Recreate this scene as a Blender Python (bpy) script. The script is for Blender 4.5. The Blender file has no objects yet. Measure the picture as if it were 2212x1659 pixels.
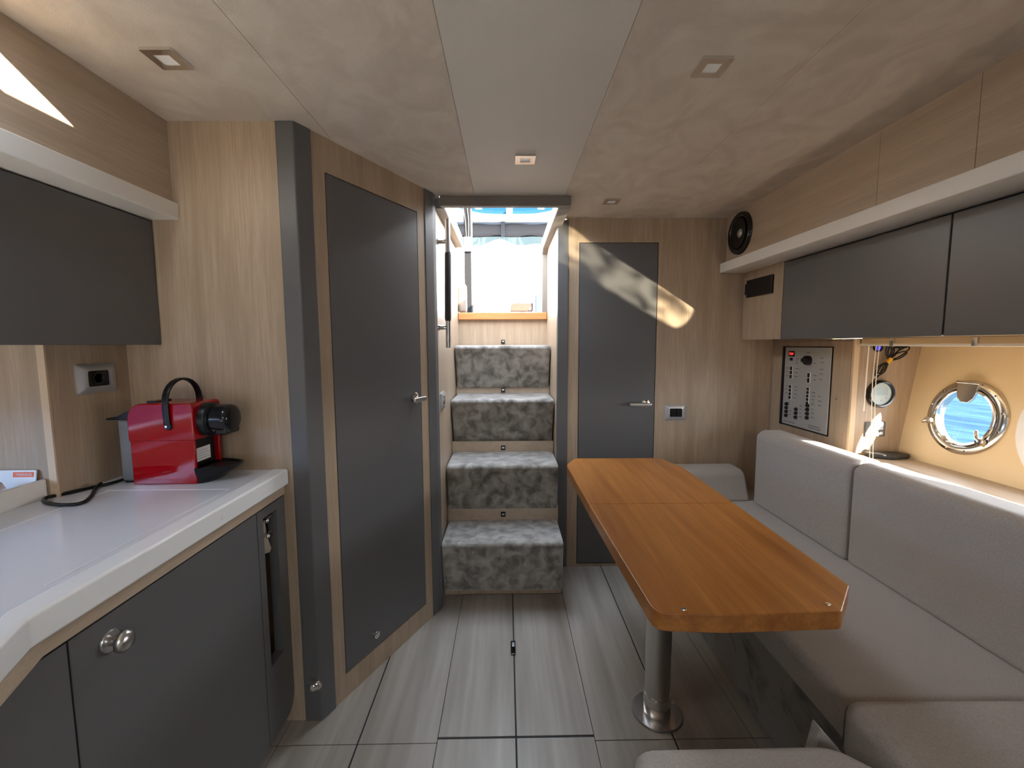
import bpy, bmesh, math, random
from mathutils import Vector, Matrix
random.seed(7)
S = bpy.context.scene
COL = S.collection
V = Vector

# ------------------------------------------------------------------ camera
# photo treated as 2212x1659, f in pixels; pitch down, slight yaw, slight roll
F, PITCH, YAW, ROLL, H = 934.0, .0917, .01266, .0047, 1.2
def cam_axes():
    cp, sp, cy, sy, cr, sr = math.cos(PITCH), math.sin(PITCH), math.cos(YAW), math.sin(YAW), math.cos(ROLL), math.sin(ROLL)
    fwd = V((sy*cp, cy*cp, -sp)); right = V((cy, -sy, 0)); down = fwd.cross(right)
    return right*cr + down*sr, -right*sr + down*cr, fwd
_r, _d, _f = cam_axes()
cd = bpy.data.cameras.new('camera'); cam = bpy.data.objects.new('camera', cd); COL.objects.link(cam)
cd.sensor_width = 36; cd.lens = F/2212*36; cd.clip_start = .02; cd.clip_end = 2000
cam.matrix_world = Matrix(((_r.x, -_d.x, -_f.x, 0), (_r.y, -_d.y, -_f.y, 0), (_r.z, -_d.z, -_f.z, H), (0, 0, 0, 1)))
S.camera = cam

# ------------------------------------------------------------------ light
SKY = 13.0
w = bpy.data.worlds.new('sky'); S.world = w; w.use_nodes = True
nt = w.node_tree; nt.nodes.clear()
wo = nt.nodes.new('ShaderNodeOutputWorld'); bg = nt.nodes.new('ShaderNodeBackground')
tc = nt.nodes.new('ShaderNodeTexCoord'); sx = nt.nodes.new('ShaderNodeSeparateXYZ'); rp = nt.nodes.new('ShaderNodeValToRGB')
nt.links.new(tc.outputs['Generated'], sx.inputs[0]); nt.links.new(sx.outputs['Z'], rp.inputs[0])
rp.color_ramp.elements[0].color = (.96, .98, 1.0, 1); rp.color_ramp.elements[1].color = (.66, .80, 1.0, 1)
nt.links.new(rp.outputs[0], bg.inputs[0]); bg.inputs[1].default_value = SKY
nt.links.new(bg.outputs[0], wo.inputs[0])

SUN_DIR = V((-.14, .2, -.105)).normalized()
ld = bpy.data.lights.new('sun', 'SUN'); ld.energy = 44; ld.color = (1, .89, .73); ld.angle = .012
sun = bpy.data.objects.new('sun', ld); COL.objects.link(sun); sun.location = (4, -5, 4)
sun.rotation_euler = SUN_DIR.to_track_quat('-Z', 'Y').to_euler()

# sun glinting up off the rippled sea, in through the long hull window
GL = V((-.165, .2, .104)).normalized()
gd = bpy.data.lights.new('sea_glint', 'SPOT'); gd.energy = 1100; gd.color = (1, .86, .62); gd.spot_size = math.radians(12.5); gd.spot_blend = .25; gd.shadow_soft_size = .02
gl = bpy.data.objects.new('sea_glint', gd); COL.objects.link(gl)
gl.location = V((1.63, .91, .95)) - GL*2.2
gl.rotation_euler = GL.to_track_quat('-Z', 'Y').to_euler()
gd.use_nodes = True
gn = gd.node_tree; em = [n for n in gn.nodes if n.type == 'EMISSION'][0]
gt = gn.nodes.new('ShaderNodeTexCoord'); gz = gn.nodes.new('ShaderNodeTexNoise'); gr = gn.nodes.new('ShaderNodeMapRange')
gz.inputs['Scale'].default_value = 48; gz.inputs['Detail'].default_value = 2.5; gz.inputs['Distortion'].default_value = .6
gr.inputs['From Min'].default_value = .43; gr.inputs['From Max'].default_value = .60; gr.inputs['To Min'].default_value = .12; gr.inputs['To Max'].default_value = 1.6
gn.links.new(gt.outputs['Normal'], gz.inputs['Vector']); gn.links.new(gz.outputs['Fac'], gr.inputs['Value']); gn.links.new(gr.outputs[0], em.inputs['Strength'])

def portal(loc, direction, sx_, sy_):
    a = bpy.data.lights.new('daylight_opening', 'AREA'); a.shape = 'RECTANGLE'; a.size = sx_; a.size_y = sy_; a.cycles.is_portal = True
    o = bpy.data.objects.new('daylight_opening', a); COL.objects.link(o); o.location = loc
    o.rotation_euler = V(direction).to_track_quat('-Z', 'Y').to_euler()
portal((-.02, 2.38, 1.93), (0, 0, -1), .62, .96)
portal((-.02, 2.90, 1.65), (0, -1, 0), .62, .55)
portal((-.8285, .647, 1.93), (0, 0, -1), .24, .20)
portal((.46, -2.125, 1.93), (0, 0, -1), .56, 1.30)
portal((1.75, .965, .94), (-1, 0, 0), .40, .74)
portal((1.75, 1.487, .935), (-1, 0, 0), .26, .26)
portal((-1.52, .325, .97), (1, 0, 0), .19, 1.07)

vs = S.view_settings
vs.view_transform = 'Standard'; vs.look = 'None'; vs.gamma = 1; vs.use_curve_mapping = False; vs.exposure = 0.48
S.cycles.max_bounces = 12; S.cycles.diffuse_bounces = 7; S.cycles.glossy_bounces = 5; S.cycles.transparent_max_bounces = 10
S.cycles.sample_clamp_indirect = 8

# ------------------------------------------------------------------ materials
def lin(r, g, b):
    f = lambda c: (c/255/12.92 if c/255 <= .04045 else ((c/255+.055)/1.055)**2.4)
    return (f(r), f(g), f(b), 1)
M = {}
def base(name, col, rough=.5, metal=0, **kw):
    m = bpy.data.materials.new(name); m.use_nodes = True
    b = m.node_tree.nodes['Principled BSDF']
    b.inputs['Base Color'].default_value = (*col[:3], 1); b.inputs['Roughness'].default_value = rough; b.inputs['Metallic'].default_value = metal
    for k, v in kw.items(): b.inputs[k.replace('_', ' ')].default_value = v
    M[name] = m
    return m, m.node_tree, b
def noise_col(name, c1, c2, scale, lo=.3, hi=.7, rough=.5, detail=4, bump=0, bscale=None, distort=0, **kw):
    m, t, b = base(name, c1, rough, **kw); N = t.nodes.new; L = t.links.new
    tc = N('ShaderNodeTexCoord'); mp = N('ShaderNodeMapping'); nz = N('ShaderNodeTexNoise'); cr = N('ShaderNodeValToRGB')
    mp.inputs['Scale'].default_value = scale; nz.inputs['Scale'].default_value = 1; nz.inputs['Detail'].default_value = detail; nz.inputs['Distortion'].default_value = distort
    L(tc.outputs['Object'], mp.inputs[0]); L(mp.outputs[0], nz.inputs['Vector']); L(nz.outputs['Fac'], cr.inputs[0])
    cr.color_ramp.elements[0].position = lo; cr.color_ramp.elements[1].position = hi
    cr.color_ramp.elements[0].color = (*c1[:3], 1); cr.color_ramp.elements[1].color = (*c2[:3], 1)
    L(cr.outputs[0], b.inputs['Base Color'])
    if bump:
        bp = N('ShaderNodeBump'); bp.inputs['Strength'].default_value = bump; bp.inputs['Distance'].default_value = .003
        if bscale:
            n2 = N('ShaderNodeTexNoise'); n2.inputs['Scale'].default_value = bscale; n2.inputs['Detail'].default_value = 3
            L(tc.outputs['Object'], n2.inputs['Vector']); L(n2.outputs['Fac'], bp.inputs['Height'])
        else: L(nz.outputs['Fac'], bp.inputs['Height'])
        L(bp.outputs[0], b.inputs['Normal'])
    return m
def grain(name, c1, c2, c3, fine, broad, rough=.45, bump=.05, **kw):
    """two stretched noises: fine fibres over broad bands"""
    m, t, b = base(name, c1, rough, **kw); N = t.nodes.new; L = t.links.new
    tc = N('ShaderNodeTexCoord')
    def nz(sc, det):
        mp = N('ShaderNodeMapping'); mp.inputs['Scale'].default_value = sc; n = N('ShaderNodeTexNoise'); n.inputs['Scale'].default_value = 1; n.inputs['Detail'].default_value = det
        L(tc.outputs['Object'], mp.inputs[0]); L(mp.outputs[0], n.inputs['Vector']); return n
    a, c = nz(fine, 3), nz(broad, 2)
    r1 = N('ShaderNodeValToRGB'); r1.color_ramp.elements[0].position = .35; r1.color_ramp.elements[1].position = .68
    r1.color_ramp.elements[0].color = (*c1[:3], 1); r1.color_ramp.elements[1].color = (*c2[:3], 1)
    mr = N('ShaderNodeMapRange'); mr.inputs['From Min'].default_value = .42; mr.inputs['From Max'].default_value = .75
    mx = N('ShaderNodeMix'); mx.data_type = 'RGBA'
    L(a.outputs['Fac'], r1.inputs[0]); L(c.outputs['Fac'], mr.inputs['Value']); L(mr.outputs[0], mx.inputs['Factor'])
    L(r1.outputs[0], mx.inputs[6]); mx.inputs[7].default_value = (*c3[:3], 1)
    L(mx.outputs[2], b.inputs['Base Color'])
    if bump:
        bp = N('ShaderNodeBump'); bp.inputs['Strength'].default_value = bump; bp.inputs['Distance'].default_value = .002
        L(a.outputs['Fac'], bp.inputs['Height']); L(bp.outputs[0], b.inputs['Normal'])
    return m
OA, OB, OC = (.40, .30, .208), (.485, .375, .268), (.36, .268, .18)
grain('oak_v', OA, OB, OC, (260, 260, 9), (22, 22, 1.5), .42)
grain('oak_h', (.46, .36, .262), (.54, .43, .325), (.42, .325, .23), (260, 9, 260), (22, 1.5, 22), .42)
base('oak_edge', (.62, .47, .31), .5)
base('dark_lacquer', (.116, .114, .114), .40, Specular_IOR_Level=.5)
base('reveal_black', (.012, .012, .012), .7)
base('white_gloss', (.72, .74, .78), .10)
base('white_edge_lit', (.86, .87, .87), .25)  # same white as the slab, lightened to paint in light on the edge
base('white_satin', (.78, .76, .71), .38)
base('white_line', (.95, .95, .95), .2)
noise_col('suede', (.54, .47, .395), (.63, .56, .475), (7, 5, 7), .38, .62, .85, 6, bump=.25, bscale=420, distort=1.5)
noise_col('vinyl', (.58, .545, .49), (.61, .575, .52), (3, 3, 3), .3, .7, .6, 3, bump=.15, bscale=500)
noise_col('hatch_vinyl', (.18, .16, .14), (.22, .195, .17), (4, 4, 4), .3, .7, .6, 3, bump=.15, bscale=500)
noise_col('carpet', (.13, .118, .10), (.40, .37, .33), (20, 20, 17), .34, .63, .9, 8, bump=.55, bscale=600, distort=.45, Sheen_Weight=.7, Sheen_Roughness=.4)  # mottle paints the pile's lighter and darker sheen as colour
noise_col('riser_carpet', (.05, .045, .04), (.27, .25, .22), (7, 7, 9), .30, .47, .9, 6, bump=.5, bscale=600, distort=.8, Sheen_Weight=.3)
noise_col('fabric', (.36, .328, .296), (.44, .402, .364), (330, 330, 330), .35, .65, .9, 2, bump=.35, bscale=500, Sheen_Weight=.25)
grain('floor_wood', (.35, .31, .262), (.405, .365, .312), (.225, .19, .152), (60, 3, 60), (10, .8, 10), .36, .03)
grain('teak', (.33, .122, .022), (.42, .168, .038), (.23, .075, .012), (150, 5, 150), (26, 1.3, 26), .32, .02)
grain('teak_x', (.55, .21, .07), (.66, .28, .11), (.45, .16, .05), (5, 150, 150), (1.3, 26, 26), .35, .02)
base('steel', (.62, .60, .58), .28, 1)
base('chrome', (.78, .76, .74), .07, 1)
base('nickel', (.66, .62, .56), .2, 1)
base('black_plastic', (.006, .006, .007), .35, Specular_IOR_Level=.35)
base('matte_black', (.012, .012, .013), .95, Specular_IOR_Level=.1)
base('black_gloss', (.008, .008, .010), .12)
base('black_leather', (.03, .028, .026), .6)
base('red_gloss', (.34, .0015, .005), .07)
base('silver_plate', (.50, .50, .50), .32, .55)
base('panel_grey', (.42, .42, .40), .45, .2)
base('cream_gelcoat', (.74, .58, .35), .35)
base('gelcoat', (.82, .83, .84), .3)
base('sticker_white', (.82, .82, .80), .5)
base('label_orange', (.80, .12, .02), .5)
base('yellow_tie', (.85, .48, .03), .5)
base('cord_white', (.85, .80, .68), .6)
base('towel', (.42, .35, .27), .9)
base('dial', (.62, .72, .73), .3)
base('lcd', (.50, .66, .72), .15)
base('canvas', (.075, .072, .078), .85)
base('deck_grey', (.16, .15, .14), .8)
grain('teak_deck', (.042, .012, .003), (.056, .017, .005), (.034, .009, .0025), (5, 150, 150), (1.3, 26, 26), .45, .02)
base('blue_vinyl', (.005, .016, .042), .5)
base('text_dark', (.03, .03, .03), .6)
m, t, b = base('led_red', (.4, .0, .0), .4); b.inputs['Emission Color'].default_value = (1, .03, .02, 1); b.inputs['Emission Strength'].default_value = 3
m, t, b = base('led_blue', (.05, .05, .4), .4); b.inputs['Emission Color'].default_value = (.12, .10, 1, 1); b.inputs['Emission Strength'].default_value = 1.5
m, t, b = base('tank_clear', (.30, .32, .33), .25); b.inputs['Alpha'].default_value = .62
m, t, b = base('lens', (.85, .85, .83), .35)
def thin_glass(name, tint, refl=.7, opac=0.0, ocol=(1, 1, 1)):
    m = bpy.data.materials.new(name); m.use_nodes = True; t = m.node_tree; t.nodes.clear(); N = t.nodes.new; L = t.links.new
    o = N('ShaderNodeOutputMaterial'); tr = N('ShaderNodeBsdfTransparent'); g = N('ShaderNodeBsdfGlossy'); mx = N('ShaderNodeMixShader'); fr = N('ShaderNodeLayerWeight'); pw = N('ShaderNodeMath'); pw.operation = 'POWER'; pw.inputs[1].default_value = 4; mr = N('ShaderNodeMapRange'); mr.inputs['To Min'].default_value = .03; mr.inputs['To Max'].default_value = refl
    tr.inputs[0].default_value = (*tint, 1); g.inputs['Roughness'].default_value = .01
    L(fr.outputs['Facing'], pw.inputs[0]); L(pw.outputs[0], mr.inputs['Value']); L(mr.outputs[0], mx.inputs[0]); L(tr.outputs[0], mx.inputs[1]); L(g.outputs[0], mx.inputs[2])
    last = mx
    if opac:
        d = N('ShaderNodeBsdfTranslucent'); d.inputs[0].default_value = (*ocol, 1); m2 = N('ShaderNodeMixShader'); m2.inputs[0].default_value = opac
        L(mx.outputs[0], m2.inputs[1]); L(d.outputs[0], m2.inputs[2]); last = m2
    L(last.outputs[0], o.inputs[0]); M[name] = m
thin_glass('clear_pane', (.96, .98, 1))
thin_glass('tinted_pane', (.56, .68, .86))
thin_glass('blue_pane', (.10, .20, .26), refl=.1)
thin_glass('clear_curtain', (.055, .072, .072), opac=.4, ocol=(.025, .034, .034))
# sea
m, t, b = base('sea', (.010, .03, .055), .5, Specular_IOR_Level=.0); N = t.nodes.new; L = t.links.new
tcc = N('ShaderNodeTexCoord'); mp = N('ShaderNodeMapping'); mp.inputs['Scale'].default_value = (2.2, .55, 1); mp.inputs['Rotation'].default_value = (0, 0, -.25)
nz = N('ShaderNodeTexNoise'); nz.inputs['Scale'].default_value = 1.5; nz.inputs['Detail'].default_value = 5; nz.inputs['Distortion'].default_value = .6
rr_ = N('ShaderNodeValToRGB'); rr_.color_ramp.elements[0].position = .36; rr_.color_ramp.elements[1].position = .66
rr_.color_ramp.elements[0].color = (.006, .020, .042, 1); rr_.color_ramp.elements[1].color = (.017, .042, .066, 1)
df = N('ShaderNodeBsdfDiffuse'); gg = N('ShaderNodeBsdfGlossy'); gg.inputs['Roughness'].default_value = .15; mxs = N('ShaderNodeMixShader'); mxs.inputs[0].default_value = .012
bp = N('ShaderNodeBump'); bp.inputs['Strength'].default_value = .5; bp.inputs['Distance'].default_value = .12
L(tcc.outputs['Object'], mp.inputs[0]); L(mp.outputs[0], nz.inputs['Vector']); L(nz.outputs['Fac'], rr_.inputs[0]); L(nz.outputs['Fac'], bp.inputs['Height'])
L(rr_.outputs[0], df.inputs[0]); L(bp.outputs[0], gg.inputs['Normal']); L(df.outputs[0], mxs.inputs[1]); L(gg.outputs[0], mxs.inputs[2])
L(mxs.outputs[0], [n_ for n_ in t.nodes if n_.type == 'OUTPUT_MATERIAL'][0].inputs[0]); t.nodes.remove(b)

# ------------------------------------------------------------------ mesh helpers
class MB:
    def __init__(s): s.bm = bmesh.new(); s.X = None; s.wn = False
    def _add(s, t, smooth=False):
        if s.X is not None: bmesh.ops.transform(t, matrix=s.X, verts=t.verts)
        for f in t.faces: f.smooth = smooth
        me = bpy.data.meshes.new('tmp'); t.to_mesh(me); t.free(); s.bm.from_mesh(me); bpy.data.meshes.remove(me); return s
    def box(s, x0, x1, y0, y1, z0, z1, bev=0, seg=2):
        t = bmesh.new(); bmesh.ops.create_cube(t, size=1)
        for v in t.verts: v.co = V(((x0+x1)/2+v.co.x*(x1-x0), (y0+y1)/2+v.co.y*(y1-y0), (z0+z1)/2+v.co.z*(z1-z0)))
        if bev: bmesh.ops.bevel(t, geom=t.edges[:], offset=bev, segments=seg, profile=.5, affect='EDGES'); s.wn = True
        return s._add(t, bool(bev))
    def prism(s, pts, ax, lo, hi, bev=0, seg=2):
        """pts in the two axes other than ax (in xyz order), extruded lo..hi along ax"""
        def mk(p, h):
            q = list(p); q.insert('xyz'.index(ax), h); return V(q)
        t = bmesh.new(); a = [t.verts.new(mk(p, lo)) for p in pts]; b2 = [t.verts.new(mk(p, hi)) for p in pts]; n = len(pts)
        t.faces.new(a); t.faces.new(b2)
        for i in range(n): t.faces.new((a[i], a[(i+1) % n], b2[(i+1) % n], b2[i]))
        bmesh.ops.recalc_face_normals(t, faces=t.faces)
        if bev: bmesh.ops.bevel(t, geom=t.edges[:], offset=bev, segments=seg, profile=.5, affect='EDGES'); s.wn = True
        return s._add(t, bool(bev))
    def tube(s, pts, r, n=8, closed=False, cap=True):
        pts = [V(p) for p in pts]; t = bmesh.new(); rings = []; m = len(pts); up = None
        for i, p in enumerate(pts):
            a = pts[(i-1) % m] if (closed or i > 0) else p; b2 = pts[(i+1) % m] if (closed or i < m-1) else p
            d = (b2-a).normalized()
            if up is None: up = V((0, 0, 1)) if abs(d.z) < .9 else V((1, 0, 0))
            u = d.cross(up).normalized(); v = u.cross(d).normalized(); up = v
            rr = r[i] if isinstance(r, (list, tuple)) else r
            rings.append([t.verts.new(p+(u*math.cos(2*math.pi*k/n)+v*math.sin(2*math.pi*k/n))*rr) for k in range(n)])
        for i in range(m if closed else m-1):
            A, B = rings[i], rings[(i+1) % m]
            for k in range(n): t.faces.new((A[k], A[(k+1) % n], B[(k+1) % n], B[k]))
        if cap and not closed: t.faces.new(rings[0]); t.faces.new(rings[-1])
        bmesh.ops.recalc_face_normals(t, faces=t.faces)
        return s._add(t, True)
    def lathe(s, prof, c, axis, n=32, cap=True):
        """prof: (radius, height along axis)"""
        t = bmesh.new(); ax = V(axis).normalized(); u = ax.orthogonal().normalized(); v = ax.cross(u); c = V(c); rings = []
        for r, h in prof:
            if r < 1e-6: rings.append([t.verts.new(c+ax*h)])
            else: rings.append([t.verts.new(c+ax*h+(u*math.cos(2*math.pi*k/n)+v*math.sin(2*math.pi*k/n))*r) for k in range(n)])
        for A, B in zip(rings, rings[1:]):
            for k in range(n):
                k2 = (k+1) % n
                if len(A) == 1 and len(B) == 1: continue
                if len(A) == 1: t.faces.new((A[0], B[k], B[k2]))
                elif len(B) == 1: t.faces.new((A[k], A[k2], B[0]))
                else: t.faces.new((A[k], A[k2], B[k2], B[k]))
        if cap and len(rings[0]) > 1: t.faces.new(rings[0])
        if cap and len(rings[-1]) > 1: t.faces.new(rings[-1])
        bmesh.ops.recalc_face_normals(t, faces=t.faces)
        return s._add(t, True)
    def loft(s, rings, cap=True, closed=True, smooth=True):
        t = bmesh.new(); R = [[t.verts.new(V(p)) for p in r] for r in rings]; n = len(R[0])
        for A, B in zip(R, R[1:]):
            for k in range(n if closed else n-1): t.faces.new((A[k], A[(k+1) % n], B[(k+1) % n], B[k]))
        if cap: t.faces.new(R[0]); t.faces.new(R[-1])
        bmesh.ops.recalc_face_normals(t, faces=t.faces)
        return s._add(t, smooth)
    def ball(s, c, r, sc=(1, 1, 1), n=16):
        t = bmesh.new(); bmesh.ops.create_uvsphere(t, u_segments=n, v_segments=n//2, radius=1)
        for v in t.verts: v.co = V(c)+V((v.co.x*r*sc[0], v.co.y*r*sc[1], v.co.z*r*sc[2]))
        return s._add(t, True)
ORG = {}
def obj(name, mb, mat, parent=None, loc=None):
    me = bpy.data.meshes.new(name); mb.bm.to_mesh(me); mb.bm.free()
    o = bpy.data.objects.new(name, me); COL.objects.link(o); me.materials.append(M[mat])
    if parent is not None:
        L0 = ORG[parent.name]; o.parent = parent
    else:
        L0 = V(loc) if loc is not None else V((0, 0, 0)); o.location = L0
    me.transform(Matrix.Translation(-L0)); ORG[o.name] = L0
    me.set_sharp_from_angle(angle=math.radians(50))
    if mb.wn:
        wm = o.modifiers.new('weighted_normals', 'WEIGHTED_NORMAL'); wm.keep_sharp = True; wm.weight = 80
    return o
def thing(name, label, cat, loc=(0, 0, 0), group=None):
    o = bpy.data.objects.new(name, None); COL.objects.link(o); o.location = loc; o.empty_display_size = .05
    ORG[o.name] = V(loc); return tag(o, label, cat, group)
def tag(o, label, cat, group=None):
    o['label'] = label; o['category'] = cat
    if group: o['group'] = group
    return o
def struct(name, mb, mat, parent=None, label=None, cat=None):
    o = obj(name, mb, mat, parent)
    if parent is None:
        o['kind'] = 'structure'
        if label: o['label'] = label
        if cat: o['category'] = cat
    return o
def text_mesh(txt, size, X):
    """filled lettering turned into a mesh, lying in local XY, moved by matrix X"""
    c = bpy.data.curves.new('lettering', 'FONT'); c.body = txt; c.size = size; c.align_x = 'CENTER'; c.align_y = 'CENTER'; c.extrude = size*.02
    o = bpy.data.objects.new('lettering', c); COL.objects.link(o); bpy.context.view_layer.update()
    me = bpy.data.meshes.new_from_object(o.evaluated_get(bpy.context.evaluated_depsgraph_get()))
    bpy.data.objects.remove(o); bpy.data.curves.remove(c)
    mb = MB(); mb.bm.from_mesh(me); bpy.data.meshes.remove(me); bmesh.ops.transform(mb.bm, matrix=X, verts=mb.bm.verts); return mb
def frame_m(origin, u, v):
    u = V(u).normalized(); v = V(v).normalized(); n = u.cross(v); o = V(origin)
    return Matrix(((u.x, v.x, n.x, o.x), (u.y, v.y, n.y, o.y), (u.z, v.z, n.z, o.z), (0, 0, 0, 1)))
def smooth_path(pts, k=6):
    pts = [V(p) for p in pts]; out = []
    P = [pts[0]]+pts+[pts[-1]]
    for i in range(1, len(P)-2):
        for j in range(k):
            t = j/k; a, b2, c, d = P[i-1:i+3]
            out.append(.5*((2*b2)+(c-a)*t+(2*a-5*b2+4*c-d)*t*t+(3*b2-a-3*c+d)*t**3))
    return out+[pts[-1]]
def rrect(cx, cz, hx, hz, r, n=6):
    out = []
    for sx_, sz_, a0 in ((1, 1, 0), (-1, 1, 90), (-1, -1, 180), (1, -1, 270)):
        for k in range(n+1):
            a = math.radians(a0+90*k/n); out.append((cx+sx_*(hx-r)+r*math.cos(a), cz+sz_*(hz-r)+r*math.sin(a)))
    return out

# ------------------------------------------------------------------ room: dimensions
ZC = 1.831            # headlining
YB = 2.24             # aft bulkhead
YG = 1.294            # galley bulkhead
XL, XR = -.306, .262  # companionway walls
YF = -3.0             # wall behind the camera

# floor -------------------------------------------------------------
fl = struct('floor', MB().box(-1.6, 1.75, YF-.1, 3.0, -.06, -.0025), 'reveal_black')
xs = [-1.417, -1.177, -.937, -.697, -.457, -.217, .023, .263, .505, .745, .985, 1.225, 1.465]
gap = {-.457: .0045, .023: .0045, .505: .0045}
for i in range(len(xs)-1):
    x0 = xs[i]+gap.get(xs[i], .0015)/2; x1 = xs[i+1]-gap.get(xs[i+1], .0015)/2
    centre = xs[i] in (-.217, .023)
    rows = [(YF, -.62), (-.617, .30), (.303, 1.2185), (1.226, 1.985)] if centre else [(YF, .0), (.002, 1.205), (1.207, YB)]
    for (a, c) in rows:
        top = 0
        obj('floor_panel', MB().box(x0, x1, a, c, -.02, top, .0012, 1), 'floor_wood', fl)

# ceiling -----------------------------------------------------------
# roof slab in strips round the openings: galley skylight, added hatch behind the camera, companionway
SK = (-.93, -.727, .56, .734)      # galley skylight x0 x1 y0 y1
SF = (.20, .72, -2.75, -1.50)      # unseen hatch, added so its sun bounces off the worktop
rb = MB()
z0, z1 = ZC+.012, ZC+.022
def strip(xa, xb, ya, yb, holes, mbx, za, zb, bev=0):
    """rectangle minus axis-aligned holes, as boxes cut along y"""
    ys = sorted({ya, yb, *[min(max(h[2], ya), yb) for h in holes], *[min(max(h[3], ya), yb) for h in holes]})
    for a, c in zip(ys, ys[1:]):
        if c-a < 1e-5: continue
        cuts = sorted([(max(h[0], xa), min(h[1], xb)) for h in holes if h[2] < (a+c)/2 < h[3] and h[0] < xb and h[1] > xa])
        x = xa
        for p, q in cuts:
            if p-x > 1e-5: mbx.box(x, p, a, c, za, zb, bev)
            x = q
        if xb-x > 1e-5: mbx.box(x, xb, a, c, za, zb, bev)
CW = (-.29, .245, 1.93, 2.95)
strip(-1.75, 1.85, YF-.1, 2.30, [SK, SF, CW], rb, z0, z1)
ce = struct('ceiling', rb, 'gelcoat')
for xa, xb, mt in ((-1.5, -.5355, 'suede'), (-.5345, -.1325, 'suede'), (-.1315, .2545, 'vinyl'), (.2555, .6825, 'suede'), (.6835, 1.75, 'suede')):
    mbx = MB(); strip(xa, xb, YF, 2.25, [SK, SF, (-.285, .285, 1.915, 3)], mbx, ZC, ZC+.013)
    obj('ceiling_panel', mbx, mt, ce)

# bulkheads ---------------------------------------------------------
struct('wall_galley', MB().box(-1.6, -.64, YG, YG+.035, 0, ZC+.01), 'oak_v')
D0, D1, DZ0, DZ1 = .376, .774, .018, 1.708
wb = MB().box(.31, D0-.003, YB, YB+.03, 0, ZC+.01).box(D1+.003, 1.75, YB, YB+.03, 0, ZC+.01).box(D0-.003, D1+.003, YB, YB+.03, DZ1+.003, ZC+.01).box(D0-.003, D1+.003, YB, YB+.03, 0, DZ0-.004)
wbo = struct('wall_back', wb, 'oak_v')
obj('reveal', MB().box(D0-.01, D1+.01, YB+.03, YB+.06, 0, DZ1+.03), 'reveal_black', wbo)
d2 = struct('door_2', MB().box(D0, D1, YB-.001, YB+.025, DZ0, DZ1, .0015, 1), 'dark_lacquer')
# diagonal wall
A0 = V((-.577, 1.336, 0)); DU = V((.4507, .8927, 0)); DN = V((.8927, -.4507, 0))
DX = frame_m(A0, DU, (0, 0, 1))     # local x = along wall, y = up, z = into the room
def diag(): mb = MB(); mb.X = DX; return mb
S0, S1, E0, E1 = .056, .495, .086, 1.724
dm = diag().box(-.02, S0-.003, 0, ZC+.01, -.03, 0).box(S1+.003, .575, 0, ZC+.01, -.03, 0).box(S0-.003, S1+.003, E1+.003, ZC+.01, -.03, 0).box(S0-.003, S1+.003, 0, E0-.003, -.03, 0)
wd = struct('wall_diagonal', dm, 'oak_v')
obj('reveal', diag().box(S0-.01, S1+.01, E0-.01, E1+.01, -.06, -.03), 'reveal_black', wd)
d1 = struct('door_1', diag().box(S0, S1, E0, E1, -.026, .001, .0015, 1), 'dark_lacquer')
# grey posts
struct('trim_1', MB().prism([(-.650, 1.288), (-.598, 1.288), (-.570, 1.338), (-.60, 1.37), (-.650, 1.34)], 'z', 0, ZC, .004, 2), 'dark_lacquer')
struct('trim_2', MB().prism([(-.334, 1.824), (-.3285, 1.8195), (-.304, 1.868), (-.298, 1.90), (-.304, 1.93), (-.345, 1.93)], 'z', 0, ZC, .003, 2), 'dark_lacquer')
struct('trim_3', MB().box(.263, .318, YB-.006, YB+.03, 0, ZC-.01, .003), 'dark_lacquer')
# companionway walls
struct('wall_companionway_left', MB().box(XL-.03, XL, 1.92, 2.88, 0, 1.80), 'oak_v')
struct('wall_companionway_right', MB().box(XR, XR+.03, YB+.02, 2.88, 0, 1.80), 'oak_v')
struct('wall_companionway_aft', MB().box(XL, XR, 2.805, 2.825, 0, 1.365), 'oak_v')
struct('trim_4', MB().box(XL+.002, XR-.002, 2.78, 2.90, 1.357, 1.402, .004), 'teak_x')

# side linings above the valances
wl = struct('wall_left', MB().box(-1.02, -.965, YF, YG, 1.58, ZC+.01), 'reveal_black')
for a, c in ((YF, -.6), (-.5985, .35), (.3515, YG)):
    obj('lining_panel', MB().box(-.967, -.953, a, c, 1.58, ZC+.005), 'oak_h', wl)
wr = struct('wall_right', MB().box(1.134, 1.18, YF, YB, 1.58, ZC+.01), 'reveal_black')
for a, c in ((YF, -.4), (-.3985, .45), (.4515, 1.0615), (1.063, 1.3385), (1.34, YB)):
    obj('lining_panel', MB().box(1.122, 1.136, a, c, 1.58, ZC+.005), 'oak_h', wr)
struct('trim_5', MB().box(-1.05, -.937, YF, YG, 1.56, 1.606, .003), 'white_satin')
struct('trim_6', MB().box(1.093, 1.25, YF, YB, 1.557, 1.604, .003), 'white_satin')
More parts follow.
